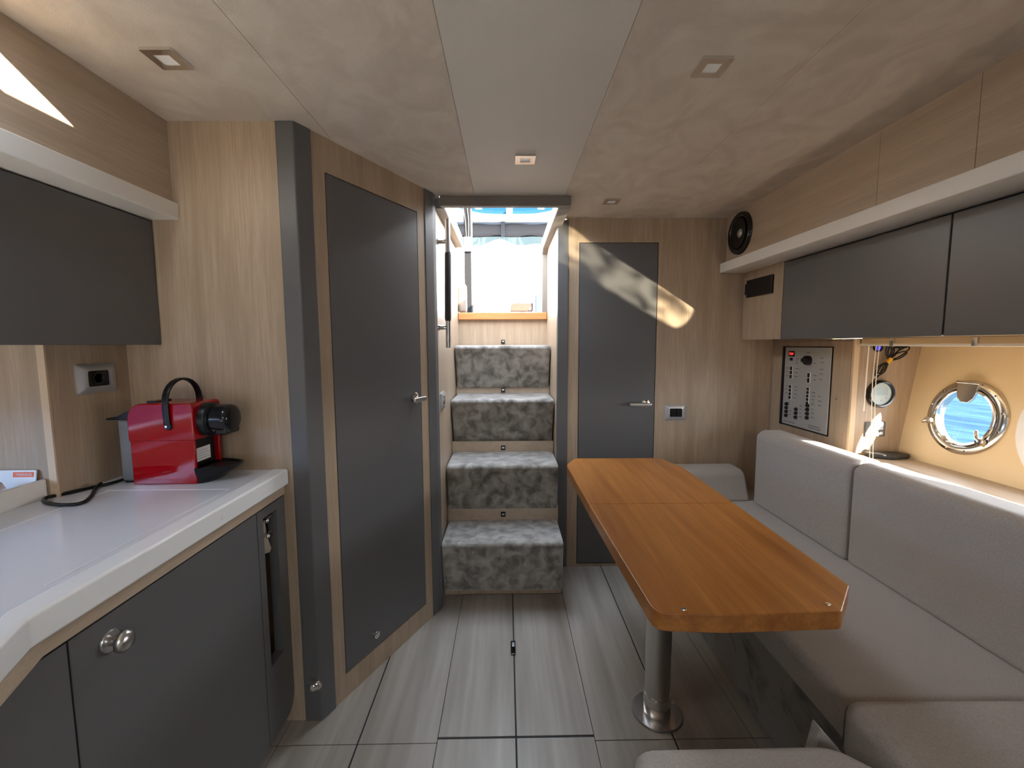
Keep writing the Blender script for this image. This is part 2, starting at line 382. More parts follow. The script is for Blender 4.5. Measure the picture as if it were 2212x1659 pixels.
# hull sides
def hull_x(z): return 1.585+.148*(z-.70)
def plate_with_holes(cells, mbx, fx):
    """cells: (y0,y1,z0,z1, hole outline pts or None)"""
    for y0, y1, za, zb, hole in cells:
        t = bmesh.new()
        if hole is None:
            t.faces.new([t.verts.new(V((fx(z), y, z))) for y, z in ((y0, za), (y1, za), (y1, zb), (y0, zb))])
        else:
            cy = sum(p[0] for p in hole)/len(hole); cz = sum(p[1] for p in hole)/len(hole); out = []
            for y, z in hole:
                dy, dz = y-cy, z-cz
                k = min([abs(((y1 if dy > 0 else y0)-cy)/dy) if abs(dy) > 1e-9 else 1e9, abs(((zb if dz > 0 else za)-cz)/dz) if abs(dz) > 1e-9 else 1e9])
                out.append((cy+dy*k, cz+dz*k))
            n = len(hole); A = [t.verts.new(V((fx(z), y, z))) for y, z in hole]; B = [t.verts.new(V((fx(z), y, z))) for y, z in out]
            for i in range(n): t.faces.new((A[i], A[(i+1) % n], B[(i+1) % n], B[i]))
            for (y, z) in ((y0, za), (y1, za), (y1, zb), (y0, zb)):     # corner fillers
                idx = min(range(n), key=lambda i: (out[i][0]-y)**2+(out[i][1]-z)**2)
                for j in (idx-1, idx):
                    p, q = B[j % n], B[(j+1) % n]
                    c = V((fx(z), y, z))
                    if (p.co-c).length > 1e-6 and (q.co-c).length > 1e-6 and abs(out[j % n][0]-out[(j+1) % n][0]) > 1e-6 and abs(out[j % n][1]-out[(j+1) % n][1]) > 1e-6:
                        t.faces.new((p, q, t.verts.new(c)))
        mbx._add(t)
    return mbx
EYH = 1.709
PY, PZ = 1.487, .935
circ = [(PY+.104*math.cos(2*math.pi*k/48), PZ+.104*math.sin(2*math.pi*k/48)) for k in range(48)]
WY, WZ, WHY, WHZ = .965, .940, .345, .178
win2 = rrect(WY, WZ, WHY, WHZ, .172, 10)
hm = plate_with_holes([(1.347, EYH, .74, 1.23, circ), (.58, 1.347, .74, 1.23, win2), (YF-.05, .58, .70, 1.23, None), (.58, EYH, .60, .74, None)], MB(), hull_x)
struct('wall_hull_right', hm, 'cream_gelcoat')
struct('wall_hull_lower', MB().box(1.56, 1.64, YF-.05, EYH, -.02, .70), 'cream_gelcoat')
struct('wall_hull_upper', MB().box(1.656, 1.70, YF-.05, YB-.002, 1.22, ZC+.01), 'cream_gelcoat')
struct('wall_front', MB().box(-1.6, 1.75, YF-.06, YF, -.02, ZC+.01), 'white_satin')
hw = (-.20, .85, .88, 1.06)
hl = MB()
for y0, y1, za, zb in ((YF-.05, hw[0], -.02, ZC), (hw[1], 1.33, -.02, ZC), (hw[0], hw[1], -.02, hw[2]), (hw[0], hw[1], hw[3], ZC)):
    hl.box(-1.50, -1.44, y0, y1, za, zb)
struct('wall_hull_left', hl, 'cream_gelcoat')
w3 = struct('window_3', MB().box(-1.475, -1.470, hw[0], hw[1], hw[2], hw[3]), 'tinted_pane')
# galley corner box (carries the socket)
gb = struct('wall_galley_corner', MB().box(-1.45, -1.12, 1.066, YG, .80, 1.215), 'oak_v')
obj('edge_strip', MB().box(-1.138, -1.1195, 1.0635, 1.068, .82, 1.212), 'oak_edge', gb)

# ------------------------------------------------------------------ windows in the starboard hull
def hull_pt(y, z, d=0): return V((hull_x(z)-d, y, z))
HN = V((-1, 0, .148)).normalized()      # into the cabin
po = V((hull_x(PZ), PY, PZ))
w1 = struct('window_1', MB().lathe([(.104, -.03), (.132, -.002), (.1325, .004), (.128, .010), (.112, .013), (.106, .012), (.104, -.03)], po, HN, 64, False), 'nickel')
obj('inner_ring', MB().lathe([(.104, -.004), (.1045, .010), (.101, .017), (.096, .018), (.0925, .012), (.092, -.004), (.104, -.004)], po, HN, 64, False), 'chrome', w1)
obj('pane', MB().lathe([(.0, .002), (.0945, .002)], po, HN, 48, False), 'clear_pane', w1)
UU = V((0, -1, 0)); VV = HN.cross(UU)
if VV.z < 0: VV = -VV
def ring_pt(a, r, h=0): return po + UU*(r*math.cos(math.radians(a))) + VV*(r*math.sin(math.radians(a))) + HN*h
for k in range(12):
    a = 15+30*k
    obj('bolt', MB().lathe([(.0, .0135), (.003, .0135), (.004, .012), (.004, .006)], ring_pt(a, .120), HN, 10), 'chrome', w1)
# hinge tongue at the top
X = frame_m(po, UU, VV)
def ringmb(): mb = MB(); mb.X = X; return mb
tong = [(-.034, .125), (.034, .125), (.033, .090), (.026, .066), (.012, .052), (-.012, .052), (-.026, .066), (-.033, .090)]
obj('hinge_tongue', ringmb().prism(tong, 'z', .012, .022, .002), 'nickel', w1)
obj('hinge_pin', MB().tube([ring_pt(90, .122, .018)-UU*.038, ring_pt(90, .122, .018)+UU*.038], .006, 10), 'chrome', w1)
def latch(a, fold):
    c = ring_pt(a, .110, .016); mb = MB().lathe([(0, .016), (.010, .016), (.013, .012), (.013, 0)], c, HN, 20)
    rad = (ring_pt(a, 1)-po).normalized(); tan = HN.cross(rad)
    e = c+(-rad*.036+tan*.016 if fold else rad*.018+tan*.006)
    mb.tube(smooth_path([c+HN*.012, (c+e)/2+HN*.016, e+HN*.010], 4), [.0055]*8+[.003], 8)
    o = obj('latch', mb, 'nickel', w1); return o
latch(-42, True); latch(196, False)
o = MB().lathe([(0, .012), (.009, .012), (.011, .008), (.011, 0)], ring_pt(-112, .090, .016), HN, 16); obj('latch_stud', o, 'nickel', w1)

fr = []
inner = [hull_pt(y, z) for y, z in rrect(WY, .982, WHY-.030, .118, .112, 10)]
outer = [hull_pt(y, z) for y, z in rrect(WY, WZ, WHY+.022, WHZ+.010, .182, 10)]
mf = MB(); mf.loft([[p-HN*.012 for p in inner], [p+HN*.006 for p in inner], [p+HN*.008 for p in [(a+b2)/2 for a, b2 in zip(inner, outer)]], [p+HN*.003 for p in outer], [p-HN*.01 for p in outer]], cap=False)
w2 = struct('window_2', mf, 'gelcoat')
gp = MB(); t = bmesh.new(); t.faces.new([t.verts.new(p-HN*.01) for p in inner]); gp._add(t); obj('pane', gp, 'clear_pane', w2)

# ------------------------------------------------------------------ companionway hatch frame, stairs
hf = thing('hatch_frame', 'grey-brown padded frame lining the open companionway hatch overhead', 'hatch frame', (0, 2.3, 1.79))
obj('lintel', MB().box(-.281, .281, 1.908, 1.942, 1.789, ZC+.002, .006, 3), 'hatch_vinyl', hf)
obj('side_rail', MB().prism([(1.943, 1.789), (2.72, 1.789), (2.80, 1.76), (2.86, 1.76), (2.86, 1.86), (1.943, 1.86)], 'x', .228, .284, .006, 2), 'hatch_vinyl', hf)
obj('side_rail', MB().prism([(1.943, 1.789), (2.72, 1.789), (2.72, 1.86), (1.943, 1.86)], 'x', -.312, -.264, .006, 2), 'hatch_vinyl', hf)
obj('upright', MB().box(.228, .284, 2.79, 2.86, 1.40, 1.77, .006, 2), 'hatch_vinyl', hf)
obj('upright', MB().box(-.305, -.252, 2.79, 2.86, 1.40, 1.585, .02, 4), 'hatch_vinyl', hf)

st = thing('companionway_stairs', 'four carpeted steps with oak risers climbing to the companionway hatch', 'stairs', (-.02, 1.99, 0))
obj('toe_board', MB().box(XL+.003, XR-.003, 1.987, 2.0, .0, .06), 'oak_v', st)
pads = [(1.935, .045, 1.88, .305, 2.165), (2.137, .362, 2.095, .605, 2.375), (2.407, .648, 2.315, .905, 2.635), (2.607, .936, 2.52, 1.195, 2.800)]
for i, (yb, zb, yt, zt, yk) in enumerate(pads):
    yk = max(yk, yb+.06)
    obj('step_pad', MB().prism([(yb, zb), (yt, zt-.012), (yt+.02, zt), (yk, zt), (yk, zb)], 'x', XL+.006, XR-.006, .012, 3), 'carpet', st)
rz = [(2.145, .29, .38), (2.375, .59, .66), (2.615, .89, .95), (2.80, 1.18, 1.36)]
for i, (y, za, zb) in enumerate(rz[:3]):
    obj('riser_board', MB().box(XL+.002, XR-.002, y, y+.012, za, zb), 'oak_h', st)
for y, z in ((2.145, .334), (2.375, .624), (2.615, .922), (2.803, 1.216)):
    la = obj('latch', MB().box(-.033, -.009, y-.006, y+.001, z-.012, z+.013, .002), 'black_gloss', st)
    obj('latch_pull', MB().box(-.028, -.014, y-.009, y-.005, z-.003, z+.006, .001), 'chrome', la)
# carcass of the stairs below the pads keeps daylight out
cb = MB()
for (yb, zb, yt, zt, yk) in pads: cb.box(XL+.004, XR-.004, max(yk-.02, yb+.05), 2.799, max(zb-.3, 0), zt-.02)
obj('carcass', cb, 'oak_v', st)

# ------------------------------------------------------------------ door furniture
def lever(mbf, s, z, length, door, tilt):
    """rosette, neck, lever in a local frame: x along wall, y up, z out"""
    rs = mbf(); rs.lathe([(0, .010), (.019, .010), (.023, .007), (.023, 0)], (s, z, 0), (0, 0, 1), 28); obj('rosette', rs, 'chrome', door)
    nk = mbf(); nk.tube([(s, z, .005), (s, z, .045)], .008, 14); obj('neck', nk, 'chrome', door)
    lv = mbf(); lv.box(s-length, s+.016, z-.0095, z+.0095, .040, .053, .005, 3); obj('lever', lv, 'steel', door)
BX = frame_m((0, YB-.001, 0), (1, 0, 0), (0, 0, 1)); 
def backm(): mb = MB(); mb.X = BX; return mb
lever(backm, .730, .888, .098, d2, 0)
lever(diag, .452, .985, .062, d1, 0)
ct = diag(); ct.lathe([(0, .012), (.010, .012), (.014, .009), (.014, 0)], (.195, .139, .001), (0, 0, 1), 20); obj('door_catch', ct, 'chrome', d1)
# chrome door hook on the grey post
hk = thing('door_stop', 'small chrome door holdback at the foot of the grey corner post', 'door stop', (-.613, 1.288, .139))
obj('base', MB().lathe([(0, .006), (.014, .006), (.016, .003), (.016, 0)], (-.608, 1.288, .125), (0, -1, 0), 18), 'chrome', hk)
obj('arm', MB().tube(smooth_path([(-.608, 1.284, .125), (-.614, 1.262, .135), (-.610, 1.258, .158)], 4), [.010]*4+[.007]*3+[.010]*2, 10), 'chrome', hk)

# ------------------------------------------------------------------ ceiling lights
def downlight(cx, cy, label):
    t0 = thing('downlight', label, 'ceiling light', (cx, cy, ZC), 'square downlights in the headlining')
    b = MB(); h = .034; hi = .017
    for (a, c, d, e) in ((-h, h, hi, h), (-h, h, -h, -hi), (-h, -hi, -hi, hi), (hi, h, -hi, hi)): b.box(cx+a, cx+c, cy+d, cy+e, ZC-.007, ZC+.001)
    obj('bezel', b, 'chrome', t0)
    obj('lens', MB().box(cx-hi, cx+hi, cy-hi, cy+hi, ZC-.0045, ZC+.001), 'lens', t0)
downlight(-.741, 1.020, 'square chrome downlight in the suede ceiling over the white worktop')
downlight(.472, 1.042, 'square chrome downlight in the suede ceiling above the wooden table')
downlight(.068, 1.537, 'square chrome downlight in the plain centre strip before the hatch')
downlight(.468, 1.973, 'square chrome downlight in the ceiling just before the narrow aft door')

# ------------------------------------------------------------------ galley
gw = thing('galley_worktop', 'glossy white galley worktop with a thick edge, carrying the red coffee machine', 'worktop', (-.9, .7, .79))
top = [(-1.438, YG), (-.70, YG), (-.70, .590), (-.634, .447), (-.634, -1.0), (-1.438, -1.0)]
obj('slab', MB().prism(top, 'z', .787, .824), 'white_gloss', gw)
edge = [(-.712, YG), (-.664, YG), (-.664, .577), (-.598, .436), (-.598, -1.0), (-.646, -1.0), (-.646, .447), (-.712, .590)]
obj('edge', MB().prism(edge, 'z', .779, .827, .006, 2), 'white_edge_lit', gw)
up = MB().prism([(-1.158, 1.066), (-1.146, 1.066), (-1.146, .2), (-1.158, .2)], 'z', .822, .872, .004)
struct('trim_8', up, 'white_satin')
ln = MB().box(-1.041, -.73, 1.1145, 1.1165, .8235, .8246).box(-.731, -.729, .66, 1.1155, .8235, .8246).box(-1.042, -1.040, .66, 1.1155, .8235, .8246)
obj('lid_inlay', ln, 'white_line', gw)
obj('plug', MB().lathe([(0, .002), (.005, .002), (.006, 0)], (-.6645, .985, .800), (1, 0, 0), 14), 'white_satin', gw)

bc = thing('galley_cabinet', 'charcoal galley base cabinet with one round knob under the white worktop', 'cabinet', (-.9, .7, 0))
obj('body', MB().box(-1.40, -.71, -.6, 1.165, .05, .778).box(-1.40, -.80, 1.16, YG-.002, .05, .778), 'reveal_black', bc)
ws = [(-.715, YG-.001), (-.678, YG-.001), (-.678, .600), (-.612, .455), (-.612, -.6), (-.66, -.6), (-.66, .455), (-.715, .600)]
obj('rail', MB().prism(ws, 'z', .750, .7785), 'oak_h', bc)
do = obj('door', MB().box(-.71, -.682, .6405, 1.1465, .055, .744, .0015, 1), 'dark_lacquer', bc)
kn = MB().lathe([(0, .004), (.0175, .004), (.019, .002), (.019, 0)], (-.682, .705, .698), (1, 0, 0), 24)
kn.lathe([(.0, .036), (.012, .0345), (.018, .028), (.018, .022), (.012, .017), (.008, .012), (.008, .003)], (-.682, .705, .698), (1, 0, 0), 24)
obj('knob', kn, 'steel', do)
obj('end_panel', MB().prism([(-.71, .6365), (-.682, .6365), (-.682, .565), (-.676, .535), (-.63, .44), (-.63, -.6), (-.66, -.6), (-.71, .45)], 'z', .055, .744), 'dark_lacquer', bc)
# slotted panel with rounded foot
y0, y1, sy0, sy1, sz0, sz1 = 1.1485, YG-.001, 1.176, 1.246, .275, .718
sp = MB().box(-.71, -.682, y0, sy0, .055, .744).box(-.71, -.682, sy0, sy1, sz1, .744).box(-.71, -.682, sy1, y1, .12, .744).box(-.71, -.682, sy0, sy1, .055, sz0)
sp.prism([(sy1, .055)]+[(y1-.045+.045*math.sin(math.radians(a)), .120-.065*math.cos(math.radians(a))) for a in range(0, 91, 15)]+[(sy1, .12)], 'x', -.71, -.682)
spo = obj('slot_panel', sp, 'dark_lacquer', bc)
for z in (.704, .658):
    obj('towel_bar', MB().tube([(-.694, sy0-.003, z), (-.694, sy1+.002, z)], .0045, 10).ball((-.684, sy0+.022, z), .007).tube([(-.694, sy0+.022, z), (-.684, sy0+.022, z)], .004, 8), 'chrome', spo)
obj('kick_board', MB().box(-.76, -.725, -.6, YG-.002, 0, .056), 'oak_v', bc)
tw = MB(); rows = []
for k in range(7):
    z = .702-.017*k; wv = .004*math.sin(k*1.3)
    rows.append([V((-.7015+wv*.5+.0015*math.sin(j*1.9+k), 1.178+j*(.0062+.0009*k), z-(.004*math.sin(j*2.1) if k == 6 else 0))) for j in range(6)])
tw.loft(rows, cap=False, closed=False)
two = obj('towel', tw, 'towel', None, (-.70, 1.19, .60)); tag(two, 'tan cloth hanging from the bars in the charcoal cabinet slot', 'towel')
sm = two.modifiers.new('thickness', 'SOLIDIFY'); sm.thickness = .003

uc = thing('wall_cabinet', 'charcoal overhead galley cupboard under the white valance, above the coffee machine', 'cabinet', (-1.2, .4, 1.205))
obj('body', MB().box(-1.436, -1.04, -1.0, YG-.001, 1.205, 1.558), 'dark_lacquer', uc)
obj('door', MB().box(-1.04, -1.015, .052, YG-.002, 1.203, 1.556, .002, 1), 'dark_lacquer', uc)
obj('door', MB().box(-1.04, -1.015, -1.0, .048, 1.203, 1.556, .002, 1), 'dark_lacquer', uc)

# sockets and switches
def wall_plate(name, label, cat, X, w, h, kind, group=None):
    o = thing(name, label, cat, X.translation, group)
    def mb(): m = MB(); m.X = X; return m
    iw, ih = w*.29, h*.27
    rings = []
    for (a, b2, z) in ((w/2, h/2, 0), (w/2, h/2, .004), (w/2-.006, h/2-.006, .009), (iw, ih, .012), (iw, ih, .005)):
        rings.append([(p, q, z) for p, q in rrect(0, 0, a, b2, min(.006, a*.3), 4)])
    pl = mb(); pl.loft(rings, cap=False, smooth=False); obj('plate', pl, 'silver_plate', o)
    ins = mb(); ins.box(-iw, iw, -ih, ih, .001, .006)
    i = obj('insert', ins, 'black_plastic', o)
    if kind == 'switch':
        for s in (-1, 1):
            r = mb(); r.box(s*iw*.5-iw*.42, s*iw*.5+iw*.42, -ih*.9, ih*.9, .005, .011, .002); obj('rocker', r, 'black_gloss', i)
    else:
        r = mb(); r.lathe([(ih*.75, .006), (ih*.75, .0085), (ih*.6, .0085), (ih*.55, .006)], (0, 0, 0), (0, 0, 1), 24); obj('socket_well', r, 'black_gloss', i)
    return o
wall_plate('wall_socket', 'silver framed socket with black insert above the coffee machine cable', 'socket', frame_m((-1.12, 1.190, 1.113), (0, -1, 0) if False else (0, 1, 0), (0, 0, 1)) if False else frame_m((-1.12, 1.190, 1.113), (0, 1, 0), (0, 0, 1)), .114, .079, 'socket')
wall_plate('light_switch', 'silver framed double rocker switch beside the narrow aft door', 'switch', frame_m((.8865, YB, .839), (1, 0, 0), (0, 0, 1)), .113, .084, 'switch')
wall_plate('stair_switch', 'small silver switch plate on the companionway wall beside the carpeted steps', 'switch', frame_m((XL, 2.03, .936), (0, 1, 0), (0, 0, 1)), .115, .082, 'switch')

# coffee machine ----------------------------------------------------
ZW = .824
cm = thing('coffee_machine', 'red and black capsule coffee machine with loop handle standing on the worktop', 'coffee machine', (-.93, 1.215, ZW))
y0, y1 = 1.157, 1.272
def red_profile(x0, x1, zb, zt, r):
    pts = [(x0, zb), (x1, zb), (x1, zt-.012)]
    pts += [(x1-.012+.012*math.cos(math.radians(a)), zt-.012+.012*math.sin(math.radians(a))) for a in range(30, 91, 30)]
    pts += [(x0+r-r*math.sin(math.radians(a)), zt-r+r*math.cos(math.radians(a))) for a in range(0, 91, 15)]
    return pts
bd = MB().prism(red_profile(-1.018, -.842, ZW+.12, ZW+.222, .040), 'y', y0, y1, .004, 2)
bd.box(-1.016, -.845, y0+.0025, y0+.012, ZW, ZW+.124, .003).box(-1.016, -.845, y1-.012, y1-.0025, ZW, ZW+.124, .003).box(-1.016, -.93, y0+.01, y1-.01, ZW, ZW+.124)
obj('body', bd, 'red_gloss', cm)
fp = obj('front_panel', MB().box(-.93, -.858, y0+.011, y1-.011, ZW+.002, ZW+.123, .003), 'black_plastic', cm)
sk = obj('sticker', MB().box(-.859, -.8572, y0+.028, y0+.082, ZW+.055, ZW+.093, .0004, 1), 'sticker_white', fp)
pr = MB()
for k in range(4): pr.box(-.8574, -.8570, y0+.033, y0+.076-.008*(k % 2), ZW+.062+.007*k, ZW+.0635+.007*k)
obj('print', pr, 'silver_plate', sk)['kind'] = 'stuff'
hc = (y0+y1)/2
hd = MB().lathe([(.0, -.02), (.046, -.02), (.048, .0), (.048, .034), (.044, .041), (.036, .044), (.036, .05), (.0, .05)], (-.862, hc, ZW+.170), (1, 0, 0), 36)
hdo = obj('brew_head', hd, 'black_plastic', cm)
obj('spout', MB().lathe([(.0, .0), (.040, .0), (.041, .030), (.038, .040), (.030, .045), (.0, .046)], (-.812, hc, ZW+.172), (1, 0, 0), 32).box(-.808, -.770, hc-.030, hc+.030, ZW+.130, ZW+.165, .008, 3), 'black_gloss', hdo)
# drip tray: half-oval plate on a scooped foot
def half(sx_, sy_, z): return [(-.848+sx_*math.sin(math.radians(a)), hc-sy_*math.cos(math.radians(a)), z) for a in range(0, 181, 12)]
dt = MB().loft([half(.030, .050, ZW), half(.055, .053, ZW+.020), half(.088, .057, ZW+.036), half(.094, .058, ZW+.044), half(.086, .052, ZW+.044), half(.084, .050, ZW+.040)])
obj('drip_tray', dt, 'black_plastic', cm)
tk = obj('water_tank', MB().box(-1.058, -1.018, y0+.014, y1-.012, ZW+.006, ZW+.178, .008, 3), 'tank_clear', cm)
obj('tank_base', MB().box(-1.056, -1.018, y0+.018, y1-.016, ZW, ZW+.036, .006), 'black_plastic', cm)
obj('tank_lid', MB().prism([(-1.082, ZW+.182), (-1.078, ZW+.177), (-1.010, ZW+.177), (-1.008, ZW+.205), (-1.03, ZW+.198), (-1.05, ZW+.187)], 'y', y0+.008, y1-.008, .002), 'black_plastic', cm)
obj('button', MB().box(-.985, -.960, hc-.03, hc+.03, ZW+.220, ZW+.226, .002), 'black_gloss', cm)
hz, hx = ZW+.161, -.907
arch = [(hx, y0-.004, hz), (hx, y0-.006, hz+.04)]+[(hx, hc-(hc-y0+.006)*math.cos(math.radians(a)), hz+.066+.058*math.sin(math.radians(a))) for a in range(0, 181, 15)]+[(hx, y1+.006, hz+.04), (hx, y1+.004, hz)]
hnd = MB(); n_ = len(arch); rings = []
for i, p in enumerate(arch):
    a = V(arch[max(i-1, 0)]); b2 = V(arch[min(i+1, n_-1)]); d = (b2-a).normalized(); nn = V((1, 0, 0)); q = d.cross(nn)
    rings.append([V(p)+nn*(.008*c)+q*(.0032*s_) for c, s_ in ((1, .6), (.7, 1), (-.7, 1), (-1, .6), (-1, -.6), (-.7, -1), (.7, -1), (1, -.6))])
hnd.loft(rings); hnd.lathe([(0, .006), (.009, .005), (.011, 0)], (hx, y0-.001, hz), (0, -1, 0), 18).lathe([(0, .006), (.009, .005), (.011, 0)], (hx, y1+.001, hz), (0, 1, 0), 18)
ho = obj('handle', hnd, 'black_plastic', cm)
obj('rivet', MB().lathe([(0, .010), (.003, .0095), (.004, .004)], (hx, y0-.001, hz), (0, -1, 0), 12), 'chrome', ho)
zc_ = ZW+.005
cord = smooth_path([(-1.052, 1.215, ZW+.012), (-1.072, 1.19, zc_), (-1.078, 1.155, zc_), (-1.095, 1.125, zc_), (-1.112, 1.09, zc_), (-1.128, 1.065, zc_), (-1.134, 1.045, zc_), (-1.102, 1.018, zc_), (-1.045, 1.000, zc_), (-1.012, 1.012, zc_), (-1.035, 1.06, zc_), (-1.070, 1.105, zc_), (-1.085, 1.14, zc_+.006)], 5)
obj('power_cord', MB().tube(cord, .0042, 8), 'black_plastic', cm)

# leaflet and small bits behind the upstand
lf = thing('warning_leaflet', 'white card with an orange warning strip standing behind the worktop upstand', 'leaflet', (-1.20, 1.055, ZW))
obj('card', MB().prism([(1.048, ZW), (1.051, ZW), (1.062, .896), (1.059, .896)], 'x', -1.29, -1.163), 'sticker_white', lf)
obj('warning_strip', MB().prism([(1.0551, .8795), (1.0565, .8795), (1.0583, .8915), (1.0569, .8915)], 'x', -1.217, -1.168), 'label_orange', lf)
tn = V((0, -.99, .14)); obj('lettering', text_mesh('WARNING', .0082, frame_m((-1.1905, 1.0556, .8855), (1, 0, 0), (0, .15, 1))), 'sticker_white', lf)
bx_ = MB().prism([(-1.235, ZW), (-1.195, ZW), (-1.205, .862), (-1.215, .878), (-1.228, .858)], 'y', 1.0, 1.03, .003)
tag(obj('brass_fitting', bx_, 'nickel', None, (-1.215, 1.015, ZW)), 'small dark brass fitting lying behind the worktop upstand by the card', 'fitting')

# ------------------------------------------------------------------ grab rail in the companionway
gr_ = thing('grab_rail', 'vertical steel grab rail with black leather grip on the companionway wall', 'handrail', (-.26, 1.965, 1.19))
obj('bar', MB().tube([(-.262, 1.962, 1.185), (-.258, 1.985, 1.755)], .0115, 16), 'steel', gr_)
obj('grip', MB().tube([(-.2615, 1.967, 1.305), (-.2615, 1.968, 1.32), (-.2585, 1.98, 1.60), (-.2585, 1.981, 1.612)], [.0125, .0145, .0145, .0125], 16), 'black_leather', gr_)
for z in (1.276, 1.657):
    yy = 1.962+(z-1.185)/.57*.023
    obj('mount', MB().lathe([(.014, 0), (.014, .006), (.010, .010), (.010, .046)], (XL-.001, yy, z), (1, 0, 0), 20), 'chrome', gr_)

# ------------------------------------------------------------------ starboard side
rc = thing('saloon_cabinet', 'row of charcoal overhead lockers with oak end over the settee', 'cabinet', (1.35, 1.0, 1.217))
obj('body', MB().box(1.24, 1.654, YF+.01, YB-.001, 1.2215, 1.5565), 'oak_h', rc)
obj('end_panel', MB().box(1.219, 1.241, 1.9185, YB-.001, 1.217, 1.556), 'oak_v', rc)
for a, c in ((1.2035, 1.9165), (.42, 1.1985), (-.40, .415), (-1.4, -.405)):
    obj('door', MB().box(1.219, 1.239, a, c, 1.217, 1.549, .0015, 1), 'dark_lacquer', rc)
obj('reveal', MB().box(1.236, 1.242, YF+.01, 1.918, 1.219, 1.557), 'reveal_black', rc)
ol = thing('flush_outlet', 'black rectangular outlet box on the oak end of the overhead lockers', 'outlet', (1.219, 2.09, 1.467))
obj('box', MB().prism([(1.985, 1.427), (2.195, 1.427), (2.195, 1.512), (1.985, 1.512)], 'x', 1.209, 1.220, .002), 'black_plastic', ol)
obj('tab', MB().box(1.211, 1.220, 2.194, 2.214, 1.442, 1.496, .002), 'black_plastic', ol)
spk = thing('speaker', 'round black speaker with grey cap on the oak side lining', 'speaker', (1.122, 2.105, 1.722))
sc_ = (1.122, 2.105, 1.722)
obj('rim', MB().lathe([(.0, .004), (.070, .004), (.078, .014), (.090, .017), (.097, .012), (.099, 0)], sc_, (-1, 0, 0), 48), 'black_gloss', spk)
obj('cone', MB().lathe([(.0, .006), (.020, .006), (.068, .016), (.070, .006)], sc_, (-1, 0, 0), 40), 'black_plastic', spk)
obj('dust_cap', MB().lathe([(.0, .014), (.012, .012), (.020, .006)], sc_, (-1, 0, 0), 24), 'silver_plate', spk)

# corner locker with the switch panel on its side and the gauges on its front
EX, EY = 1.39, 1.709
cl = thing('corner_locker', 'oak corner locker carrying the boat switch panel and round gauge', 'locker', (1.5, 2.0, 0))
obj('body', MB().box(EX, 1.74, EY, YB-.001, 0, 1.216), 'oak_v', cl)
obj('side_door', MB().box(EX-.004, EX+.001, EY+.013, YB-.012, .46, 1.207, .0015, 1), 'oak_v', cl)
obj('corner_strip', MB().box(EX-.006, EX+.016, EY-.004, EY+.009, .46, 1.215, .002), 'oak_edge', cl)
obj('lock', MB().lathe([(0, .003), (.0035, .003), (.0035, .005), (.006, .004), (.0065, 0)], (EX-.004, 1.783, .967), (-1, 0, 0), 14), 'nickel', cl)
swp = thing('switch_panel', 'grey metal electrical switch panel with red digital voltmeter', 'control panel', (EX-.004, 1.97, .80))
PX = EX-.0045
obj('bezel', MB().box(PX-.003, PX+.0005, 1.818, 2.140, .796, 1.184).box(PX-.010, PX, 2.125, 2.140, .796, 1.184), 'black_plastic', swp)
obj('face_plate', MB().prism([(1.822, .803), (2.124, .803), (2.124, 1.179), (1.822, 1.179)], 'x', PX-.007, PX-.001, .001, 1), 'panel_grey', swp)
SP = frame_m((PX-.007, 2.124, .803), (0, -1, 0), (0, 0, 1))     # local x = towards the camera end, y = up, origin lower-left as seen
PW, PH = .302, .376
def spm(): m_ = MB(); m_.X = SP; return m_
dsp = spm(); dsp.box(.030, .070, PH-.044, PH-.018, -.001, .003, .001, 1); dspo = obj('voltmeter', dsp, 'black_gloss', swp)
obj('digits', text_mesh('13.4', .0165, SP @ Matrix.Translation((.050, PH-.031, .0034))), 'led_red', dspo)
k_ = spm(); k_.box(.042, .058, PH-.064, PH-.050, -.001, .005, .001, 1); obj('push_button', k_, 'black_plastic', swp)
k_ = spm(); k_.lathe([(0, .020), (.018, .020), (.021, .016), (.021, 0)], (.170, PH-.058, 0), (0, 0, 1), 24).box(.148, .19, PH-.066, PH-.050, .012, .024, .002); obj('rotary_knob', k_, 'black_plastic', swp)
for (u, va, vb, n) in ((.053, .225, .285, 3), (.053, .125, .195, 4), (.176, .215, .262, 2), (.176, .115, .195, 5)):
    f_ = spm(); f_.box(u-.010, u+.010, va, vb, -.001, .002); fo = obj('switch_frame', f_, 'sticker_white', swp)
    for q in range(n):
        h_ = (vb-va)/n; b_ = spm(); b_.box(u-.003, u+.0075, va+h_*q+.0015, va+h_*(q+1)-.0015, .001, .007, .0012, 1); obj('rocker', b_, 'black_plastic', fo)
for u, v0, n in ((.034, .042, 4), (.105, .045, 3), (.182, .055, 4)):
    for q in range(n):
        b_ = spm(); b_.lathe([(0, .010), (.007, .009), (.0085, .005), (.0085, 0)], (u, v0+.019*q, 0), (0, 0, 1), 16); obj('breaker_button', b_, 'black_plastic', swp)
pr = spm()
rnd = random.Random(3)
for (u0, u1, vs_) in ((.078, .105, (.236, .255, .274, .135, .152, .17, .187, .32, .31, .30)), (.012, .032, (.236, .255, .274, .152, .17, .187)), (.200, .225, (.125, .141, .157, .173, .23, .25, .060, .08, .098, .117, .305)), (.122, .145, (.05, .068, .086, .102)), (.05, .07, (.05, .068)), (.02, .06, (.105, .095)), (.15, .18, (.352,)), (.24, .265, (.33, .31, .28, .26, .235, .16, .14, .12)), (.01, .10, (.012,)), (.19, .27, (.012, .022))):
    for v_ in vs_:
        pr.box(u0+rnd.random()*.004, u1-rnd.random()*.008, v_, v_+.0022, -.0002, .0003)
obj('print', pr, 'text_dark', swp)['kind'] = 'stuff'

